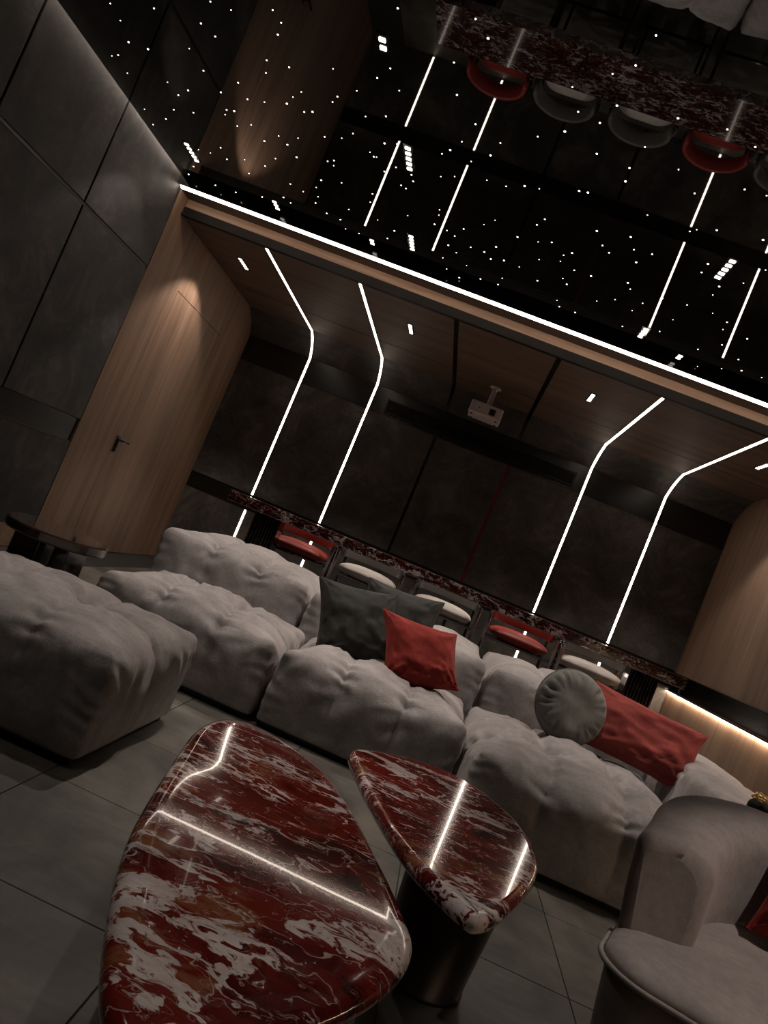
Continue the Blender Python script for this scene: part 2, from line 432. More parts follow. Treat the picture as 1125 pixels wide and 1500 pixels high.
# black glossy inlays in two of the joints (wall, cove and ceiling in one bent strip)
def bent_strip(bm, x, w, proud, y0=5.645, zend=0.0, th=0.008):
    pr = [(y0, ZW)] + COVE + [(8.0, zend)]
    off = []
    for i, (y, z) in enumerate(pr):
        a = pr[max(i - 1, 0)]; b = pr[min(i + 1, len(pr) - 1)]
        ty, tz = b[0] - a[0], b[1] - a[1]; l = math.hypot(ty, tz)
        off.append((tz / l, -ty / l))
    A = [[bm.verts.new((xx, y + o[0] * proud, z + o[1] * proud)) for xx in (x - w / 2, x + w / 2)] for (y, z), o in zip(pr, off)]
    B = [[bm.verts.new((xx, y + o[0] * (proud - th), z + o[1] * (proud - th))) for xx in (x - w / 2, x + w / 2)] for (y, z), o in zip(pr, off)]
    for i in range(len(pr) - 1):
        bm.faces.new((A[i][0], A[i][1], A[i + 1][1], A[i + 1][0])); bm.faces.new((B[i][0], B[i + 1][0], B[i + 1][1], B[i][1]))
        bm.faces.new((A[i][0], A[i + 1][0], B[i + 1][0], B[i][0])); bm.faces.new((A[i][1], B[i][1], B[i + 1][1], A[i + 1][1]))
    bm.faces.new((A[0][0], B[0][0], B[0][1], A[0][1])); bm.faces.new((A[-1][0], A[-1][1], B[-1][1], B[-1][0]))
bm = bmesh.new(); bent_strip(bm, JX[0], 0.034, 0.003, zend=2.61)
struct(from_bm('trim_8', bm, M['gloss']))
bm = bmesh.new(); bent_strip(bm, JX[1], 0.034, 0.003, zend=2.61)
struct(from_bm('trim_9', bm, M['gloss']))
for nm, x, mt in (('trim_10', JX[0], M['gloss']), ('trim_11', JX[1], M['red_glow'])):
    struct(boxo(nm, mt, x - .0155, x + .0155, YB + .001, YB + .012, 1.0, 2.31))
# LED lines that run down the timber ceiling, round the cove and down the wall
for x, lab in zip(SX, ('bent LED line nearest the oak door, on ceiling and back wall', 'second bent LED line from the oak door, left of the projector',
                       'bent LED line right of the projector, second from the right wall', 'bent LED line nearest the right oak wall')):
    bm = bmesh.new(); bent_strip(bm, x, 0.021, 0.008, zend=0.998)
    t = tag(from_bm('light_strip', bm, M['led']), lab, 'light strip')
    boxo('lower_strip', M['led'], x - .0105, x + .0105, YB - .008, YB + .004, 0.02, 0.822, t)
    bm = bmesh.new()
    bent_strip(bm, x - .015, 0.007, 0.006, zend=1.0); bent_strip(bm, x + .015, 0.007, 0.006, zend=1.0)
    from_bm('channel', bm, M['darkmetal'], t)

# left wall : dark panels in front, oak with a flush door behind
wl = struct(boxo('wall_left', M['joint'], XL - .12, XL - .014, YF - .1, YB + .1, -0.05, 3.1))
yy = [-1.33, -0.39, 0.55, 1.49, 2.55, 3.49, 4.43, 5.435]
for a, b in zip(yy, yy[1:]):
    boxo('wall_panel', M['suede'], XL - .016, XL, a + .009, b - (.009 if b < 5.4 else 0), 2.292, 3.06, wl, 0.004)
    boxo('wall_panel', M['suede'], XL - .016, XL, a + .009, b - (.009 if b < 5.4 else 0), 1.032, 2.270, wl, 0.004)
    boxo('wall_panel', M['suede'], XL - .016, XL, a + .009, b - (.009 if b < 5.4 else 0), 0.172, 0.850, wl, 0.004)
t = struct(boxo('trim_12', M['gloss'], XL - .016, XL - .004, YF, 5.39, 0.858, 1.028))
boxo('edge_strip', M['bronze'], XL - .012, XL + .002, YF, 5.39, 0.850, 0.858, t)
t = struct(boxo('trim_13', M['joint'], XL - .016, XL - .008, YF, 5.435, 2.270, 2.292))
boxo('edge_strip', M['darkmetal'], XL - .012, XL + .0005, YF, 5.43, 2.270, 2.2725, t)
struct(boxo('baseboard_left', M['wood_f'], XL - .016, XL + .004, YF, 5.44, 0.0, 0.166, bev=0.002))
DY0, DY1, DZ = 6.05, 7.225, 2.332
wx0, wx1 = XL - .016, XL + .002
boxo('oak_panel', M['wood_v'], wx0, wx1, 5.445, DY0 - .004, 0, 3.0, wl)
boxo('oak_panel', M['wood_v'], wx0, wx1, DY0 - .004, DY1 + .004, DZ + .005, 3.0, wl)
boxo('oak_panel', M['wood_v'], wx0, wx1, DY1 + .004, YB, 0, 3.0, wl)
door = struct(boxo('door_1', M['wood_v'], wx0, wx1, DY0, DY1, 0.004, DZ, bev=0.0015))
h = boxo('handle_plate', M['black'], XL + .002, XL + .012, 6.088, 6.140, 0.890, 1.030, door, 0.003)
bm = bmesh.new(); tube(bm, [(XL + .010, 6.114, 1.0), (XL + .055, 6.114, 1.0)], 0.010, 12)
box(bm, XL + .048, XL + .062, 6.104, 6.232, 0.990, 1.010, 0.004)
from_bm('handle', bm, M['black'], door)
bm = bmesh.new(); tube(bm, [(XL + .011, 6.114, 0.925), (XL + .017, 6.114, 0.925)], 0.009, 12)
from_bm('key_cylinder', bm, M['chrome'], door)

# right wall : oak above and below a lit niche
wr = struct(boxo('wall_right', M['wood_v'], XR, XR + .14, YF - .1, YB + .02, 0.985, 3.1))
boxo('wall_lower', M['wood_v'], XR, XR + .14, YF - .1, YB + .02, -0.05, 0.800, wr)
boxo('niche_back', M['gloss'], XR + .125, XR + .14, YF - .1, YB + .02, 0.800, 0.985, wr)
struct(boxo('trim_14', M['bronze'], XR - .003, XR + .01, YF, YB - .01, 0.979, 0.986))
t = struct(boxo('trim_15', M['wood_f'], XR - .026, XR - .018, YF, YB - .012, 0.789, 0.803))
boxo('trim_led', M['led_soft'], XR - .017, XR - .005, YF, YB - .012, 0.787, 0.795, t)
boxo('trim_cap', M['wood_f'], XR - .026, XR + .002, YF, YB - .012, 0.7965, 0.803, t)
struct(boxo('wall_front', M['suede'], XL - .1, XR + .1, YF - .12, YF, -0.05, 3.1))

# ------------------------------------------------------------------ downlights: a black plate with small square lenses and one lamp
def downlight(x, y, z, n, label, watts, size=64, rz=0.0, blend=0.35):
    t = thing('downlight', label, 'downlight', (x, y, z), rz)
    L = 0.05 * n
    bm = bmesh.new(); box(bm, -.026, .026, -L / 2 - .008, L / 2 + .008, -.004, .002, 0.001)
    from_bm('plate', bm, M['black'], t)
    for k in range(n):
        yk = -L / 2 + .025 + .05 * k
        bm = bmesh.new(); box(bm, -.015, .015, yk - .013, yk + .013, -.007, -.003, 0.004)
        from_bm('lens', bm, M['lamp'], t)
    if watts > 0:
        ld = bpy.data.lights.new('downlight_beam', 'SPOT')
        ld.energy = watts; ld.color = (1.0, 0.885, 0.80)
        ld.spot_size = math.radians(size); ld.spot_blend = blend
        ld.shadow_soft_size = 0.02
        lo = bpy.data.objects.new('downlight_beam', ld)
        COL.objects.link(lo); lo.parent = t; lo.location = (0, 0, -.03)
    return t
for x, y, n, lab, w, sz in (
    (-2.66, 4.83, 5, 'five-lamp downlight in the mirrored ceiling beside the left wall', SPOT_STAR * .22, 96),
    (-1.01, 3.86, 5, 'five-lamp downlight in the mirrored ceiling above the left sofa seats', SPOT_STAR * 1.35, 70),
    (-1.06, 4.99, 5, 'five-lamp downlight at the LED step, left half of mirrored ceiling', SPOT_STAR * 1.5, 70),
    (-1.07, 2.98, 2, 'two-lamp downlight nearest the viewer, left half of mirrored ceiling', SPOT_STAR * .85, 72),
    (0.705, 3.84, 5, 'five-lamp downlight in the mirrored ceiling above the right sofa seats', SPOT_STAR * 1.35, 70),
    (0.592, 5.07, 4, 'four-lamp downlight at the LED step, right half of mirrored ceiling', SPOT_STAR * 1.5, 70),
    (-2.13, 5.22, 3, 'small three-lamp downlight at the left end of the LED step', 0, 60),
    (-1.38, 5.24, 2, 'small pair of downlight lamps between two reflected LED lines, left half', 0, 60),
    (0.90, 5.26, 2, 'small pair of downlight lamps just above the LED step, right half', 0, 60)):
    downlight(x, y, film_z(x, y) - .002, n, lab, w, sz)
for x, y, lab in ((-2.618, 6.27, 'five-lamp downlight in the timber ceiling by the oak door'),
                  (-1.061, 6.31, 'five-lamp downlight in the timber ceiling left of the projector'),
                  (0.543, 6.30, 'five-lamp downlight in the timber ceiling right of the projector'),
                  (2.031, 6.39, 'five-lamp downlight in the timber ceiling by the right wall')):
    downlight(x, y, ZW - .001, 5, lab, SPOT_WOOD * (1.8 if abs(x) > 2 else 2.2), 104 if abs(x) > 2 else 96)
# unseen downlights added to brighten the chair, tables, front corner and sofa end
for x, y, lab, w, sz in ((1.60, 1.55, 'added unseen downlight over the tub armchair', 1.5, 52), (-0.10, 1.60, 'added unseen downlight over the big marble table', .50, 36), (-1.30, 1.35, 'added unseen downlight near the front left corner of the room', .30, 80),
                  (2.0, 3.9, 'added unseen downlight near the right wall over the sofa end', .8, 64)):
    downlight(x, y, film_z(x, y) - .002, 5, lab, SPOT_STAR * w, sz)

# unseen LED line and its cover, added to graze the left wall
struct(boxo('trim_16', M['joint'], XL - .012, XL + .05, YF, 5.352, 3.076, 3.09))
tag(boxo('added_wall_wash', M['led_wash'], XL + .009, XL + .021, 1.5, 5.34, 3.062, 3.074), 'added unseen LED line washing the top of the dark left wall', 'light')

# ------------------------------------------------------------------ wall vent and projector
t = thing('air_vent', 'long black slatted air vent in the glossy band of the back wall', 'vent', (-0.21, YB - .012, 2.425))
bm = bmesh.new()
W2, H2 = 1.06, 0.075
box(bm, -W2, W2, -.010, .012, H2 - .012, H2); box(bm, -W2, W2, -.010, .012, -H2, -H2 + .012)
box(bm, -W2, -W2 + .012, -.010, .012, -H2, H2); box(bm, W2 - .012, W2, -.010, .012, -H2, H2)
from_bm('frame', bm, M['darkmetal'], t)
boxo('backing', M['joint'], -W2 + .012, W2 - .012, .006, .012, -H2 + .012, H2 - .012, t)
for k in range(9):
    z = -H2 + .020 + k * .0137
    bm = bmesh.new(); vv = [bm.verts.new(p) for p in ((-W2 + .012, -.006, z), (W2 - .012, -.006, z), (W2 - .012, .006, z + .006), (-W2 + .012, .006, z + .006), (-W2 + .012, -.006, z + .002), (W2 - .012, -.006, z + .002), (W2 - .012, .006, z + .008), (-W2 + .012, .006, z + .008))]
    for f in ((0, 3, 2, 1), (4, 5, 6, 7), (0, 1, 5, 4), (1, 2, 6, 5), (2, 3, 7, 6), (3, 0, 4, 7)): bm.faces.new([vv[i] for i in f])
    from_bm('slat', bm, M['darkmetal'], t)

t = thing('projector', 'white projector hung under the timber ceiling on a white bracket', 'projector', (-0.235, 7.10, ZW))
boxo('body', M['plastic'], -.155, .155, -.11, .15, -.325, -.205, t, 0.012)
bm = bmesh.new(); lathe(bm, [(.050, -.012), (.050, 0), (.028, -.002), (.022, -.05), (.030, -.16), (.042, -.205)][::-1] if False else [(.040, -.207), (.028, -.17), (.022, -.06), (.026, -.014), (.055, -.010), (.055, 0.0)], 20, (0, .045))
from_bm('bracket', bm, M['plastic'], t, smooth=True)
bm = bmesh.new(); box(bm, .030, .092, -.122, -.106, -.297, -.237, 0.010)
lo = from_bm('lens_housing', bm, M['black'], t)
bm = bmesh.new(); tube(bm, [(.061, -.126, -.267), (.061, -.120, -.267)], .022, 16); from_bm('lens', bm, M['lens'], lo)
bm = bmesh.new(); tube(bm, [(-.066, -.113, -.262), (-.066, -.108, -.262)], .007, 10); from_bm('sensor', bm, M['lens'], t)
for sx in (-.12, .12):
    for sy in (-.07, .11):
        bm = bmesh.new(); tube(bm, [(sx, sy, -.324), (sx, sy, -.334)], .012, 10); from_bm('foot', bm, M['joint'], t)

# ------------------------------------------------------------------ plush blocks: seats, backs, ottoman
def puff(name, size, mat, parent, loc, n=44, nxy=34.0, nz=6.5, crown=0.035, tufts=(), xcr=(), ycr=(), seed=0, sag=0.0, lump=0.010, tuft_d=0.055, cr_d=0.030, taper=0.0, lean=0.0, bottom=0.03):
    """A cushion-like block standing on its base: local x and y centred, z from 0 to size[2].
    xcr / ycr: creases at fractions of the half width (x) or half depth (y) over top and sides; tufts: (fx, fy) pulled-in points on the top."""
    w, d, h = size
    idx = {}; P = []; F = []
    def vert(p):
        key = (round(p[0] * 1000), round(p[1] * 1000), round(p[2] * 1000))
        if key not in idx: idx[key] = len(P); P.append(p)
        return idx[key]
    ts = [math.sin((i / n * 2 - 1) * PI / 2) * 0.55 + (i / n * 2 - 1) * 0.45 for i in range(n + 1)]
    for ax in range(3):
        for sgn in (-1, 1):
            for i in range(n):
                for j in range(n):
                    q = []
                    for (a, b) in ((i, j), (i + 1, j), (i + 1, j + 1), (i, j + 1)):
                        p = [0, 0, 0]; p[ax] = sgn; p[(ax + 1) % 3] = ts[a]; p[(ax + 2) % 3] = ts[b]
                        q.append(vert(tuple(p)))
                    F.append(q if sgn > 0 else q[::-1])
    p = np.array(P); x, y, z = p[:, 0].copy(), p[:, 1].copy(), p[:, 2].copy()
    m = np.maximum(np.abs(x), np.abs(y))
    r = (np.abs(x) ** nxy + np.abs(y) ** nxy) ** (1 / nxy)
    f = np.where(r > 1e-6, m / np.maximum(r, 1e-6), 1.0)
    X = x * f; Y = y * f
    m2 = np.maximum(np.maximum(np.abs(x), np.abs(y)), np.abs(z))
    cn = np.minimum(np.abs(x), np.abs(y)) ** 6
    ez = np.where(z > 0, nz + 7.0 * cn, 60.0)
    rz_ = (np.maximum(np.abs(x), np.abs(y)) ** ez + np.abs(z) ** ez) ** (1 / ez)
    fz = m2 / np.maximum(rz_, 1e-6)
    X = X * fz; Y = Y * fz; Z = z * fz
    bul = 1.0 + 0.035 * (1 - Z ** 2)
    bx = (1 - np.clip(np.abs(Y), 0, 1) ** 4); by = (1 - np.clip(np.abs(X), 0, 1) ** 4)
    wx = X * (w / 2 - .012) * (1 + 0.03 * (1 - Z ** 2) * bx)
    wy = Y * (d / 2 - .012) * (1 + 0.03 * (1 - Z ** 2) * by)
    wz = (Z + 1) / 2 * h
    top = np.clip(Z, 0, 1) ** 2
    wz += crown * top * (1 - X ** 2) * (1 - Y ** 2) - sag * top * (1 - X ** 2)
    me = bpy.data.meshes.new(name)
    me.from_pydata(np.stack([wx, wy, wz], 1).tolist(), [], F)
    me.update()
    nr = np.empty(len(P) * 3); me.vertices.foreach_get('normal', nr); nr = nr.reshape(-1, 3)
    V = np.stack([wx, wy, wz], 1)
    lows = np.array([noise.fractal(Vector((a * 3.2 + seed * 7.1, b * 3.2, c * 3.2)), 1.0, 2.0, 3) for a, b, c in V])
    wob = np.array([noise.noise(Vector((a * 5 + seed, b * 5 + 3.3, c * 5))) for a, b, c in V])
    fine = np.array([noise.noise(Vector((a * 17 + seed * 3, b * 17, c * 7))) for a, b, c in V])
    edge = np.clip(1 - np.abs(Z) ** 10, 0, 1) * 0 + 1
    keep = np.clip(wz / 0.10, 0, 1)          # the base line stays straight
    D = lump * lows + 0.0042 * fine
    topm = np.clip(nr[:, 2] * 1.4, 0, 1); sidem = 1 - topm
    for c in xcr:
        u = (wx - c * w / 2 + wob * 0.018)
        fy = np.clip(np.abs(nr[:, 1]) * 1.6, 0, 1)
        wgt = np.maximum(topm * 0.75, fy) * np.clip(0.55 + 0.6 * Z, 0.40, 1)
        D += -cr_d * np.exp(-(u / 0.015) ** 2) * wgt * 0.8 - cr_d * 0.75 * np.exp(-(u / 0.075) ** 2) * wgt
        D += 0.006 * np.sin((wy * 60 + wz * 40) + wob * 5) * np.exp(-(u / 0.07) ** 2) * wgt
    for c in ycr:
        u = (wy - c * d / 2 + wob * 0.018)
        fx = np.clip(np.abs(nr[:, 0]) * 1.6, 0, 1)
        wgt = np.maximum(topm * 0.65, fx) * np.clip(0.55 + 0.6 * Z, 0.40, 1)
        D += -cr_d * np.exp(-(u / 0.015) ** 2) * wgt * 0.8 - cr_d * 0.75 * np.exp(-(u / 0.080) ** 2) * wgt
        D += 0.006 * np.sin((wx * 60 + wz * 40) + wob * 5) * np.exp(-(u / 0.07) ** 2) * wgt
    for k, (tx, ty) in enumerate(tufts):
        dx = wx - tx * w / 2; dy = wy - ty * d / 2
        dist = np.sqrt(dx * dx + dy * dy + 0.3 * np.clip(h - wz, 0, 1) ** 2)
        ang = np.arctan2(dy, dx)
        D += -tuft_d * np.exp(-(dist / 0.075) ** 2) * topm
        amp = 0.020 * np.exp(-dist / 0.14) * np.clip(dist / 0.05, 0, 1)
        rg = (1 - np.abs(np.sin(4.5 * ang + 1.6 * wob + k))) ** 2 - .3
        D += amp * rg * topm + 0.4 * amp * np.sin(15 * ang + 4 * wob + 2 * k) * topm
    # dog-ear wrinkles near the upper vertical corners
    cr = np.clip((np.abs(X) - 0.72) / 0.28, 0, 1) * np.clip((np.abs(Y) - 0.72) / 0.28, 0, 1)
    D += 0.0028 * cr * np.sin(wz * 80 + wob * 9) * sidem
    # vertical drape folds on the sides
    D += 0.0035 * sidem * np.sin((wx - wy) * 42 + wob * 7) * np.clip(Z + .6, 0, 1)
    V = V + nr * (D * keep)[:, None]
    if lean: V[:, 1] += lean * (V[:, 2] / h) ** 1.3 * (1 - np.clip((V[:, 1] + d / 2) / d, 0, 1))
    V[:, 2] = np.maximum(V[:, 2], 0.0) + bottom
    me.vertices.foreach_set('co', V.ravel()); me.update()
    me.materials.append(mat); me.shade_smooth()
    return link(name, me, parent, loc)

def plinth(t, w, d):
    boxo('plinth', M['joint'], -w / 2 + .035, w / 2 - .035, -d / 2 + .05, d / 2 - .03, 0.0, 0.045, t)

third = 0.333
tk = [(-third, .02), (third, .02)]
ot = thing('ottoman', 'big grey tufted plush ottoman in the left foreground', 'ottoman', (-1.3325, 2.76, 0))
plinth(ot, .995, .86)
puff('cushion', (.995, .86, .36), M['sofa'], ot, (0, 0, 0), n=84, tufts=[(-third, 0), (third, 0)], xcr=(-third, third), ycr=(0.0,), seed=1, crown=0.065, cr_d=0.024, tuft_d=0.06)
def sofa_module(label, sx0, sx1, sy0, bx0, bx1, seed, h=0.375, tufts=tk, ycr=(.02,)):
    sy1, by0, by1 = 4.43, 4.435, 5.50
    t = thing('sofa_module', label, 'sofa', ((sx0 + sx1) / 2, (sy0 + sy1) / 2, 0))
    ox, oy = t.location.x, t.location.y
    plinth(t, sx1 - sx0, sy1 - sy0)
    puff('seat', (sx1 - sx0, sy1 - sy0, h), M['sofa'], t, (0, 0, 0), n=72, tufts=tufts, xcr=(-third, third), ycr=ycr, seed=seed, crown=0.075, nz=5.0)
    puff('backrest', (bx1 - bx0, by1 - by0, .62), M['sofa'], t, ((bx0 + bx1) / 2 - ox, (by0 + by1) / 2 - oy, 0), n=64, xcr=(-third, third), seed=seed + 9, crown=0.06, cr_d=0.034, nz=7.0)
    boxo('back_plinth', M['joint'], bx0 - ox + .04, bx1 - ox - .04, by0 - oy + .03, by1 - oy - .04, 0.0, 0.045, t)
sofa_module('left grey plush sofa module, empty, behind the ottoman', -1.575, -0.600, 3.63, -1.665, -0.695, 2)
sofa_module('middle grey plush sofa module holding the charcoal and bright red cushions', -0.594, 0.384, 3.63, -0.687, 0.432, 3)
sofa_module('right grey plush sofa module holding the round cushion, its seat pulled forward', 0.390, 1.42, 3.26, 0.438, 1.47, 4, .385, [(-third, -.25), (third, -.25), (-third, .35), (third, .35)], (-.25,))
bo = thing('sofa_bolster', 'low grey plush end block of the sofa along the oak wall', 'sofa', (1.66, 4.42, 0))
plinth(bo, .45, 2.1)
puff('cushion', (.45, 2.1, .56), M['sofa'], bo, (0, 0, 0), n=64, ycr=(-.33, .33), seed=21, crown=0.03, nz=7.0)

# ------------------------------------------------------------------ cushions
def pillow(name, label, w, h, t_, mat, loc, yaw, tilt, roll, seed, n=44, group=None, piping=True, sharp=0.10, wr=1.0, shear=0.0, br=0.0):
    root = thing(name, label, 'cushion', loc, 0, group)
    P = []; F = []
    def surf(u, v, s):
        pin = sharp
        xx = u * w / 2 * (1 - pin * (1 - v * v) * abs(u) ** 2.0)
        zz = v * h / 2 * (1 - pin * (1 - u * u) * abs(v) ** 2.0)
        e = max(0.0, (1 - u ** 4) * (1 - v ** 4))
        th = t_ / 2 * (e ** 0.55) * (0.75 + 0.25 * (1 - u * u) * (1 - v * v))
        nn = noise.fractal(Vector((u * 1.6 + seed * 3.7, v * 1.6, s * 2.0 + seed)), 1.0, 2.0, 3)
        # sharp folds that run in from the corners, and slack folds across the lower half
        wrk = 0.0
        for q, (cu, cv) in enumerate(((-1, -1), (1, -1), (-1, 1), (1, 1))):
            du, dv = u - cu * 1.06, v - cv * 1.06
            dist = math.hypot(du, dv); an = math.atan2(dv, du)
            ridge = (1 - abs(math.sin(an * (6.5 + q % 2) + seed * 2 + q * 1.3 + nn * 1.6))) ** 2.2
            wrk += math.exp(-(dist / (0.85 if cv < 0 else 0.55)) ** 2) * min(1.0, dist / .25) * (ridge - .3) * (1.0 if cv < 0 else .7)
        st = ((1 - abs(math.sin(u * 4.2 + v * 2.6 + nn * 3.5 + seed))) ** 2.5 - .25) * max(0.0, 0.45 - v) * 0.5
        th += e ** 0.4 * (0.018 * nn + wr * 0.016 * wrk + wr * 0.014 * st) * (w / 0.45)
        zz += br * max(0.0, -v) * max(0.0, u)
        return (xx + shear * zz, s * max(th, 0.0005 if e > 0 else 0.0), zz)
    idx = {}
    for s in (-1, 1):
        for i in range(n + 1):
            for j in range(n + 1):
                u = math.sin((i / n * 2 - 1) * PI / 2); v = math.sin((j / n * 2 - 1) * PI / 2)
                b = i in (0, n) or j in (0, n)
                if b and s == 1: idx[(s, i, j)] = idx[(-1, i, j)]; continue
                idx[(s, i, j)] = len(P); P.append(surf(u, v, s))
        for i in range(n):
            for j in range(n):
                q = [idx[(s, i, j)], idx[(s, i + 1, j)], idx[(s, i + 1, j + 1)], idx[(s, i, j + 1)]]
                F.append(q if s < 0 else q[::-1])
    R_ = Matrix.Rotation(yaw, 4, 'Z') @ Matrix.Rotation(tilt, 4, 'X') @ Matrix.Rotation(roll, 4, 'Y')
    me = bpy.data.meshes.new('cover'); me.from_pydata([R_ @ Vector(p) for p in P], [], F); me.update(); me.shade_smooth()
    me.materials.append(mat)
    link('cover', me, root)
    if piping:
        m_ = 24; pts = []
        ring = [(-1 + 2 * k / m_, -1) for k in range(m_)] + [(1, -1 + 2 * k / m_) for k in range(m_)] + [(1 - 2 * k / m_, 1) for k in range(m_)] + [(-1, 1 - 2 * k / m_) for k in range(m_ + 1)]
        for u, v in ring:
            q = surf(u, v, -1); pts.append(R_ @ Vector((q[0] * 1.003, 0, q[2] * 1.003)))
        bm = bmesh.new(); tube(bm, pts, 0.0035, 6, False); from_bm('piping', bm, mat, root, smooth=True)
    return root

def round_pillow(name, label, r, t_, mat, loc, yaw, tilt, seed, n=30, m=96):
    root = thing(name, label, 'cushion', loc, 0)
    P = []; F = []
    R_ = Matrix.Rotation(yaw, 4, 'Z') @ Matrix.Rotation(tilt, 4, 'X')
    prof = [k / n for k in range(n + 1)]
    def pt(q, a, s):
        rr = math.sin(q * PI / 2)
        th = t_ / 2 * (1 - rr ** 4) ** 0.5
        nn = noise.noise(Vector((rr * math.cos(a) * 2 + seed, rr * math.sin(a) * 2, s)))
        pl = 0.0065 * math.sin(a * 22 + 3 * nn) + 0.0055 * math.sin(a * 13 + 1.3 + 4 * nn) + 0.004 * math.sin(a * 37)
        q_ = min(max((rr - .42 - .25 * nn) / .5, 0.0), 1.0)
        th += pl * q_ * q_ * (1 - rr ** 10) * 1.3 + 0.016 * nn * (1 - rr ** 3)
        return R_ @ Vector((r * rr * math.cos(a), s * th, r * rr * math.sin(a)))
    for s in (-1, 1):
        base = len(P)
        P.append(pt(0, 0, s))
        for k in range(1, n + 1):
            for j in range(m): P.append(pt(prof[k], 2 * PI * j / m, s))
        for j in range(m):
            q = [base, base + 1 + j, base + 1 + (j + 1) % m]; F.append(q if s < 0 else q[::-1])
        for k in range(n - 1):
            for j in range(m):
                a = base + 1 + k * m
                q = [a + j, a + m + j, a + m + (j + 1) % m, a + (j + 1) % m]; F.append(q if s < 0 else q[::-1])
    me = bpy.data.meshes.new('cover'); me.from_pydata(P, [], F); me.update(); me.shade_smooth(); me.materials.append(mat)
    link('cover', me, root)
    bm = bmesh.new()
    tube(bm, [R_ @ Vector((r * 1.005 * math.cos(2 * PI * k / 72), 0, r * 1.005 * math.sin(2 * PI * k / 72))) for k in range(73)], 0.005, 6, False)
    from_bm('piping', bm, mat, root, smooth=True)
    return root
D2R = math.radians
pillow('square_cushion', 'charcoal velvet cushion leaning on the middle sofa back, left of the red one', 0.45, 0.42, 0.17, M['char'], (-0.345, 4.16, 0.585), D2R(6), D2R(-22), D2R(-9), 2, wr=2.3, shear=-.18)
pillow('square_cushion', 'charcoal velvet cushion half hidden behind the bright red cushion', 0.46, 0.42, 0.15, M['char'], (-0.165, 4.40, 0.645), D2R(-3), D2R(-20), D2R(-4), 5, wr=1.6)
pillow('square_cushion', 'bright red velvet cushion in front of the charcoal pair on the sofa', 0.41, 0.36, 0.18, M['red'], (0.035, 3.99, 0.575), D2R(4), D2R(-28), D2R(-3), 7, wr=2.5, shear=-.30, br=.075)
round_pillow('round_cushion', 'round grey velvet cushion standing on the right sofa seat', 0.192, 0.15, M['green'], (0.86, 4.14, 0.625), D2R(8), D2R(-16), 3)
pillow('rectangular_cushion', 'wide dusty red cushion leaning behind the round grey cushion', 0.64, 0.36, 0.17, M['red2'], (1.27, 4.22, 0.615), D2R(-4), D2R(-26), D2R(4), 9, piping=False, wr=1.3)

# ------------------------------------------------------------------ round armchair in the right foreground
ac = thing('tub_armchair', 'taupe plush tub armchair in the right foreground', 'armchair', (1.243, 1.63, 0), math.atan2(-.38, .925))
def foot(shr=0.0, n=12):
    """outline of the chair, local x to the sitter's left, y to the back, counter-clockwise from the front left corner"""
    out = []
    def corner(cx, cy, rx, ry, a0):
        for k in range(n + 1):
            a = a0 + PI / 2 * k / n; out.append(Vector((cx + (rx - shr) * math.cos(a), cy + (ry - shr) * math.sin(a))))
    corner(-.515, -.085, .115, .115, PI)
    for k in range(1, 20): out.append(Vector((-.515 + 1.03 * k / 20, -.200 + shr + .016 * math.sin(PI * k / 20))))
    corner(.515, -.085, .115, .115, 1.5 * PI)
    for k in range(1, 10): out.append(Vector((.63 - shr, -.085 + .42 * k / 10)))
    corner(.18, .335, .45, .52, 0.0)
    corner(-.18, .335, .45, .52, PI / 2)
    for k in range(1, 10): out.append(Vector((-.63 + shr, .335 - .42 * k / 10)))
    return out
def loft(bm, loops, cap0=True, cap1=True):
    rr = [[bm.verts.new(p) for p in l] for l in loops]
    for a, b in zip(rr, rr[1:]):
        for k in range(len(a)): bm.faces.new((a[k], a[(k + 1) % len(a)], b[(k + 1) % len(b)], b[k]))
    if cap0: bm.faces.new(rr[0][::-1])
    if cap1: bm.faces.new(rr[-1])
bm = bmesh.new()
loft(bm, [[(p.x, p.y, z) for p in foot(sh)] for sh, z in ((.090, .035), (.062, .06), (.040, .18), (.022, .30), (.012, .378))])
from_bm('skirt', bm, M['chair'], ac, smooth=True)
bm = bmesh.new()
loft(bm, [[(p.x, p.y, z) for p in foot(sh)] for sh, z in ((.03, .375), (.004, .386), (.0, .398), (.006, .410), (.022, .420), (.05, .427))], True, False)
f0 = foot(.05); cx_, cy_ = 0.0, .30
vv = [[(cx_ + (p.x - cx_) * f, cy_ + (p.y - cy_) * f, .427 + .018 * (1 - f * f)) for p in f0] for f in (1, .9, .75, .6, .45, .3, .15, .04)]
loft(bm, vv, False, True)
bmesh.ops.remove_doubles(bm, verts=bm.verts[:], dist=1e-5)
from_bm('seat', bm, M['chair'], ac, smooth=True)
fl = foot(-.004)
bm = bmesh.new(); k0 = [p for p in fl if p.y < .06]; k0 = sorted([p for p in k0 if p.x < 0 and p.y > -.085], key=lambda p: -p.y) + [p for p in fl if p.y <= -.085] + sorted([p for p in k0 if p.x > 0 and p.y > -.085], key=lambda p: p.y)
tube(bm, [(p.x, p.y, .392) for p in k0], 0.0065, 8)
from_bm('piping', bm, M['chair'], ac, smooth=True)
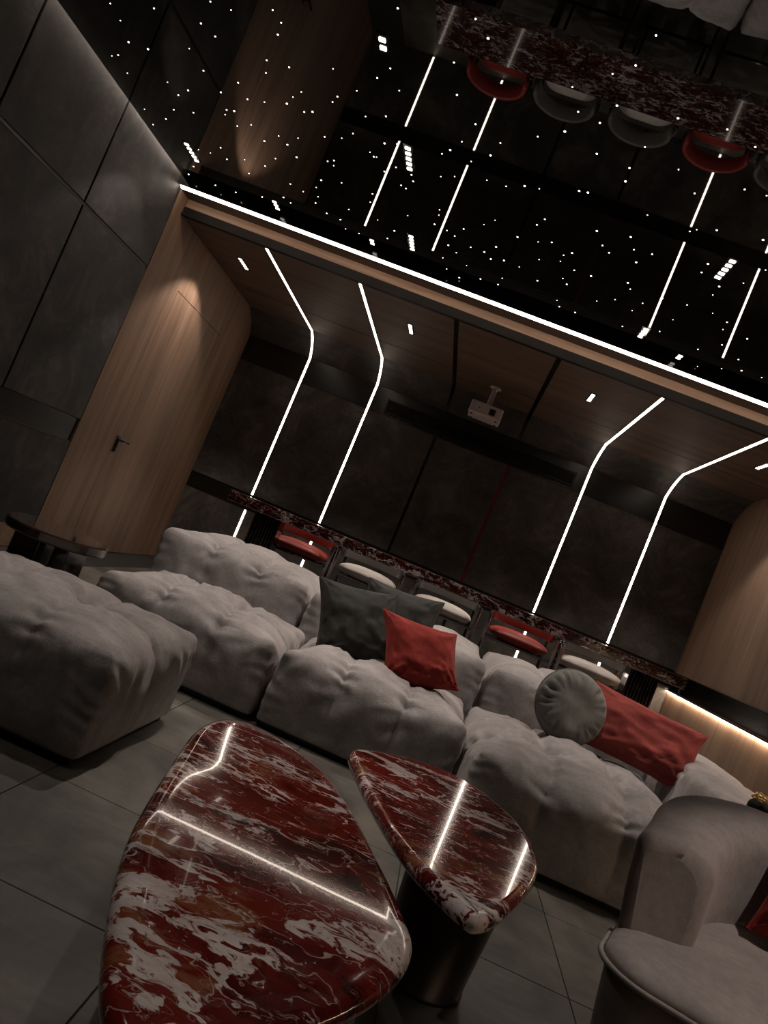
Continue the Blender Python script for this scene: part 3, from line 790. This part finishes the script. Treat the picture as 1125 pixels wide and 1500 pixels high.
# the wrap-round back: a padded wall that follows the outline from the left end round to the right end
path = []
for k in range(8): path.append(Vector((.63, .0 + .335 * k / 8)))
for a0, cx in ((0.0, .18), (PI / 2, -.18)):
    for k in range(25): path.append(Vector((cx + .45 * math.cos(a0 + PI / 2 * k / 24), .335 + .52 * math.sin(a0 + PI / 2 * k / 24))))
for k in range(1, 9): path.append(Vector((-.63, .335 - .335 * k / 8)))
fine_ = []
for a, b in zip(path, path[1:]):
    m_ = max(1, int((b - a).length / .012))
    for q in range(m_): fine_.append(a + (b - a) * q / m_)
fine_.append(path[-1])
path = [p for k, p in enumerate(fine_) if k == 0 or (p - fine_[k - 1]).length > 1e-4]
cum = [0.0]
for a, b in zip(path, path[1:]): cum.append(cum[-1] + (b - a).length)
bm = bmesh.new(); rings = []
for k, p in enumerate(path):
    tg = (path[min(k + 1, len(path) - 1)] - path[max(k - 1, 0)]).normalized()
    inw = Vector((-tg.y, tg.x))
    e = min(cum[k], cum[-1] - cum[k]); toward = 1 if cum[k] < cum[-1] / 2 else -1
    rd = .030
    q_ = 1.0 if e > rd else math.sqrt(max(0.0, 1 - ((rd - e) / rd) ** 2))
    ins = (1 - q_) * rd
    zt = .645 + .070 * smooth01((p.y - .05) / .75) - ins
    wid = .165 + .05 * smooth01((p.y - .2) / .5)
    sl = .10 * (1 - smooth01(e / .40))
    prof = []
    ro, ri = 0.0 + ins, wid - ins
    c1, c2 = .030, .075
    prof += [(ro + .035, .20), (ro + .012, .38), (ro - .008, .50), (ro - .022, zt - c1)]
    for t_ in range(1, 6):
        a = t_ / 6 * PI / 2; prof.append((ro - .022 + c1 * (1 - math.cos(a)), zt - c1 + c1 * math.sin(a)))
    prof += [(ro - .022 + c1, zt), ((ro + ri) / 2, zt + .008)]
    prof.append((ri - c2, zt))
    for t_ in range(1, 8):
        a = t_ / 8 * PI / 2; prof.append((ri - c2 + c2 * math.sin(a), zt - c2 + c2 * math.cos(a)))
    prof += [(ri, zt - c2), (ri + .004, .50), (ri, .40), (ri - .02, .34)]
    ring = []
    for d_, z in prof:
        w3 = p + inw * d_ + tg * toward * (max(d_, 0) / wid) * sl
        nn = .005 * noise.noise(Vector((w3.x * 6, w3.y * 6, z * 6)))
        ring.append(bm.verts.new((w3.x + inw.x * nn, w3.y + inw.y * nn, z + nn)))
    rings.append(ring)
for a, b in zip(rings, rings[1:]):
    for k in range(len(a) - 1): bm.faces.new((a[k], a[k + 1], b[k + 1], b[k]))
    bm.faces.new((a[-1], a[0], b[0], b[-1]))
bm.faces.new(rings[0]); bm.faces.new(rings[-1][::-1])
o = from_bm('backrest', bm, M['chair'], ac, smooth=True)
for pl in o.data.polygons:
    if len(pl.vertices) > 4: pl.use_smooth = False
bm = bmesh.new(); lathe(bm, [(0.40, 0.0), (0.40, 0.036)], 48, (0, .3)); from_bm('swivel_base', bm, M['black'], ac)
pillow('square_cushion', 'deep red velvet cushion on the seat of the foreground armchair', 0.44, 0.40, 0.16, M['red'], (1.315, 2.13, 0.635), D2R(-22), D2R(-24), D2R(4), 12, wr=1.8)

# gold-trimmed pouch on the sofa arm, half hidden behind the armchair
t = thing('chain_pouch', 'dark pouch with a gold chain rim on the sofa arm by the armchair', 'pouch', (1.60, 3.44, 0.592), D2R(60))
bm = bmesh.new(); box(bm, -.10, .10, -.05, .05, 0, .05, 0.018); from_bm('body', bm, M['olive'], t, smooth=True)
rnd = random.Random(3)
bm = bmesh.new()
for k in range(34):
    u = -.10 + .2 * k / 33
    c = Vector((u + rnd.uniform(-.008, .008), rnd.uniform(-.045, .045), .056 + rnd.uniform(0, .016)))
    ax = Matrix.Rotation(rnd.uniform(0, PI), 3, 'Z') @ Matrix.Rotation(rnd.uniform(0, 1.2), 3, 'X')
    tube(bm, [c + ax @ Vector((.012 * math.cos(2 * PI * q / 10), .008 * math.sin(2 * PI * q / 10), 0)) for q in range(11)], 0.0024, 5, False)
o = from_bm('chain', bm, M['gold'], t, smooth=True)
o['kind'] = 'stuff'

# ------------------------------------------------------------------ marble coffee tables
def smooth_loop(pts, n=120):
    m = len(pts); out = []
    for k in range(n):
        s = k / n * m; i = int(s); f = s - i
        p0, p1, p2, p3 = (Vector(pts[(i + q) % m]) for q in (-1, 0, 1, 2))
        out.append(0.5 * ((2 * p1) + (-p0 + p2) * f + (2 * p0 - 5 * p1 + 4 * p2 - p3) * f * f + (-p0 + 3 * p1 - 3 * p2 + p3) * f ** 3))
    for _ in range(3): out = [(out[k - 1] + out[k] * 2 + out[(k + 1) % n]) / 4 for k in range(n)]
    return out
def slab(name, loop, ztop, th, rnd_, mat, parent, c, crown=None):
    zf = crown if crown else (lambda x, y: 0.0)
    n = len(loop)
    nrm = []
    for k in range(n):
        tt = (loop[(k + 1) % n] - loop[k - 1]).normalized(); nrm.append(Vector((tt.y, -tt.x)))
    area = sum(loop[k].x * loop[(k + 1) % n].y - loop[(k + 1) % n].x * loop[k].y for k in range(n))
    if area < 0: nrm = [-v for v in nrm]
    prof = [(-rnd_ - .002, -th)]
    for q in range(1, 8):
        a = -PI / 2 + q / 8 * PI
        prof.append((-rnd_ + rnd_ * math.cos(a), -th / 2 + th / 2 * math.sin(a)))
    prof += [(-rnd_ - .002, 0.0)]
    bm = bmesh.new(); rings = []
    for o_, z in prof:
        rings.append([bm.verts.new((loop[k].x + nrm[k].x * o_ - c[0], loop[k].y + nrm[k].y * o_ - c[1], ztop + z + zf(loop[k].x, loop[k].y))) for k in range(n)])
    if crown:
        base_ = [v.co.copy() for v in rings[-1]]
        mx = sum(v.x for v in base_) / n; my = sum(v.y for v in base_) / n
        for f in (.96, .9, .8, .7, .6, .5, .4, .3, .2, .1, .03):
            rings.append([bm.verts.new((mx + (v.x - mx) * f, my + (v.y - my) * f, ztop + zf(mx + (v.x - mx) * f + c[0], my + (v.y - my) * f + c[1]))) for v in base_])
    for a, b in zip(rings, rings[1:]):
        for k in range(n): bm.faces.new((a[k], a[(k + 1) % n], b[(k + 1) % n], b[k]))
    bm.faces.new(rings[0][::-1]); bm.faces.new(rings[-1])
    o = from_bm(name, bm, mat, parent, smooth=True)
    for pl in o.data.polygons:
        if len(pl.vertices) > 4: pl.use_smooth = False
    for e in o.data.edges: pass
    return o
def table_z(x, y): return 0.405 - 0.11 * (y - 1.85) ** 2
BIG = [(-0.444, 2.157), (-0.447, 1.985), (-0.422, 1.805), (-0.383, 1.566), (-0.353, 1.402), (-0.314, 1.268), (-0.269, 1.155), (-0.224, 1.062), (-0.192, 1.017), (-0.15, 0.984), (-0.103, 0.995), (-0.034, 1.04), (0.051, 1.127), (0.11, 1.199), (0.155, 1.275), (0.188, 1.352), (0.201, 1.432), (0.181, 1.497), (0.135, 1.608), (0.071, 1.757), (-0.014, 1.949), (-0.1, 2.116), (-0.196, 2.217), (-0.309, 2.289), (-0.397, 2.278)]
SMALL = [(-0.062, 2.225), (-0.026, 2.084), (0.037, 1.902), (0.131, 1.68), (0.212, 1.562), (0.281, 1.495), (0.316, 1.505), (0.356, 1.576), (0.415, 1.722), (0.466, 1.89), (0.482, 2.019), (0.466, 2.206), (0.407, 2.335), (0.314, 2.444), (0.199, 2.462), (0.087, 2.406), (-0.017, 2.31)]
bc = (-0.14, 1.62)
t = thing('coffee_table', 'large low red marble coffee table in the foreground', 'coffee table', (bc[0], bc[1], 0))
loop = smooth_loop(BIG, 160)
slab('tabletop', loop, 0.0, 0.050, 0.026, M['marble'], t, bc, table_z)
bm = bmesh.new()
rings = []
for f, z in ((0.66, 0.0), (0.67, 0.012), (0.70, 0.29)):
    rings.append([bm.verts.new(((p.x - bc[0]) * f, (p.y - bc[1]) * f, z)) for p in loop[::2]])
for a, b in zip(rings, rings[1:]):
    for k in range(len(a)): bm.faces.new((a[k], a[(k + 1) % len(a)], b[(k + 1) % len(a)], b[k]))
bm.faces.new(rings[0][::-1]); bm.faces.new(rings[-1])
from_bm('pedestal', bm, M['pedestal'], t, smooth=False)
sc_ = (0.335, 2.13)
t = thing('side_table', 'smaller red marble side table on an umber drum, overlapping the large one', 'side table', (sc_[0], sc_[1], 0))
slab('tabletop', smooth_loop(SMALL, 140), 0.45, 0.042, 0.020, M['marble_s'], t, sc_)
bm = bmesh.new(); lathe(bm, [(0.118, 0.0), (0.122, 0.004), (0.122, 0.012), (0.118, 0.016), (0.150, 0.41)], 64)
from_bm('pedestal', bm, M['pedestal'], t, smooth=True)

# ------------------------------------------------------------------ round smoked table by the left wall
t = thing('round_table', 'round smoked black side table behind the ottoman by the oak wall', 'side table', (-1.775, 3.50, 0))
bm = bmesh.new(); lathe(bm, [(0.226, 0.452), (0.236, 0.455), (0.239, 0.462), (0.239, 0.494), (0.235, 0.500), (0.227, 0.502)], 72)
from_bm('tabletop', bm, M['smoked'], t, smooth=False)
for x0, x1 in ((-.15, -.01), (.06, .135)):
    boxo('leg', M['black'], x0, x1, -.10, .10, 0.0, 0.453, t, 0.006)

# ------------------------------------------------------------------ bar counter and stools
CY0, CY1, CXL, CXR = 5.60, 6.14, -1.735, 1.845
t = thing('bar_counter', 'long red marble bar counter behind the sofa', 'bar counter', (0.05, 5.87, 0))
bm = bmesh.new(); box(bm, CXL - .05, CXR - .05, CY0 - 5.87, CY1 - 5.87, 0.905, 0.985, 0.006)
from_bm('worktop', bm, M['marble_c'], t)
for cx in (-1.42, 1.60):
    g_ = boxo('support', M['black'], cx - .05 - .09, cx - .05 + .09, -.11, .11, 0.0, 0.905, t, 0.004)
    for k in range(9):
        xx = cx - .05 - .096 + .024 * k
        bm = bmesh.new(); tube(bm, [(xx, -.118, 0.0), (xx, -.118, 0.905)], 0.0115, 10)
        from_bm('flute', bm, M['chrome'], g_, smooth=True)

def rrect(w, d, r, n=6):
    out = []
    for cx, cy, a0 in ((w / 2 - r, d / 2 - r, 0), (-w / 2 + r, d / 2 - r, PI / 2), (-w / 2 + r, -d / 2 + r, PI), (w / 2 - r, -d / 2 + r, 1.5 * PI)):
        for k in range(n + 1):
            a = a0 + PI / 2 * k / n; out.append((cx + r * math.cos(a), cy + r * math.sin(a)))
    return out
def make_stool(label, mat, backmat, x, y):
    t = thing('bar_stool', label, 'bar stool', (x, y, 0), 0, 'bar stools behind the marble counter')
    bm = bmesh.new(); rings = []
    for f, z in ((0.30, 0.688), (0.70, 0.696), (0.92, 0.716), (1.0, 0.740), (0.985, 0.754), (0.93, 0.768), (0.80, 0.784), (0.60, 0.796), (0.35, 0.803), (0.1, 0.805)):
        rings.append([bm.verts.new((px * f, py * f, z)) for px, py in rrect(0.50, 0.46, 0.15)])
    for a, b in zip(rings, rings[1:]):
        for k in range(len(a)): bm.faces.new((a[k], a[(k + 1) % len(a)], b[(k + 1) % len(a)], b[k]))
    bm.faces.new(rings[0][::-1]); bm.faces.new(rings[-1])
    from_bm('seat', bm, mat, t, smooth=True)
    boxo('seat_plate', M['black'], -.17, .17, -.16, .16, 0.672, 0.690, t)
    # curved upholstered back band on the far side
    def band(r0, r1, z0, z1, m_, nm):
        bm = bmesh.new(); rings = []
        for k in range(33):
            a = D2R(-8) + D2R(196) * k / 32
            rings.append([bm.verts.new((rr * math.cos(a) * 1.02, .02 + rr * math.sin(a) * 1.0, zz)) for rr, zz in ((r0, z0 + .01), (r0 + .008, z0), (r1 - .008, z0), (r1, z0 + .01), (r1, z1 - .01), (r1 - .008, z1), (r0 + .008, z1), (r0, z1 - .01))])
        for a, b in zip(rings, rings[1:]):
            for k in range(8): bm.faces.new((a[k], a[(k + 1) % 8], b[(k + 1) % 8], b[k]))
        bm.faces.new(rings[0][::-1]); bm.faces.new(rings[-1])
        return from_bm(nm, bm, m_, t, smooth=True)
    band(0.235, 0.270, 0.825, 0.955, backmat, 'backrest')
    bm = bmesh.new(); tube(bm, [(.284 * math.cos(D2R(-12) + D2R(204) * k / 32) * 1.0, .02 + .300 * math.sin(D2R(-12) + D2R(204) * k / 32), 0.868) for k in range(33)], 0.014, 8)
    from_bm('arm_rail', bm, M['black'], t, smooth=True)
    for sx in (-1, 1):
        for sy in (-.165, .19):
            xx = sx * (.284 if sy < 0 else .256)
            bm = bmesh.new(); box(bm, xx - .012, xx + .012, sy - .018, sy + .018, 0.0, 0.872, 0.003)
            from_bm('leg', bm, M['chrome'] if sy < 0 else M['black'], t)
    bm = bmesh.new(); box(bm, -.284, .284, -.176, -.156, 0.23, 0.25, 0.003)
    from_bm('footrest', bm, M['black'], t)
    bm = bmesh.new(); box(bm, -.284, .284, -.176, -.156, 0.672, 0.690, 0.003); from_bm('front_rail', bm, M['black'], t)
    bm = bmesh.new(); box(bm, -.27, .27, .18, .20, 0.672, 0.690, 0.003); from_bm('rear_rail', bm, M['black'], t)
    return t
def copy_stool(src, label, x, y, seatmat, backmat):
    r = src.copy(); COL.objects.link(r); r.location = (x, y, 0); r['label'] = label
    for ch in list(src.children):
        c = ch.copy(); c.parent = r; COL.objects.link(c)
        if ch.name.startswith('seat') and 'plate' not in ch.name or ch.name.startswith('backrest'):
            c.data = ch.data.copy(); c.data.materials.clear(); c.data.materials.append(seatmat if ch.name.startswith('seat') else backmat)
    return r
SY = 6.40
st = make_stool('red bar stool at the left end of the counter', M['stool_red'], M['stool_red'], -1.215, SY)
copy_stool(st, 'pale bar stool beside the left red one, behind the charcoal cushions', -0.60, SY, M['stool_white'], M['stool_grey'])
copy_stool(st, 'pale bar stool at the middle of the counter', 0.075, SY, M['stool_white'], M['stool_grey'])
copy_stool(st, 'red bar stool right of the middle of the counter', 0.735, SY, M['stool_red'], M['stool_red'])
copy_stool(st, 'pale bar stool at the right end of the counter, behind the round cushion', 1.36, SY, M['stool_white'], M['stool_grey'])
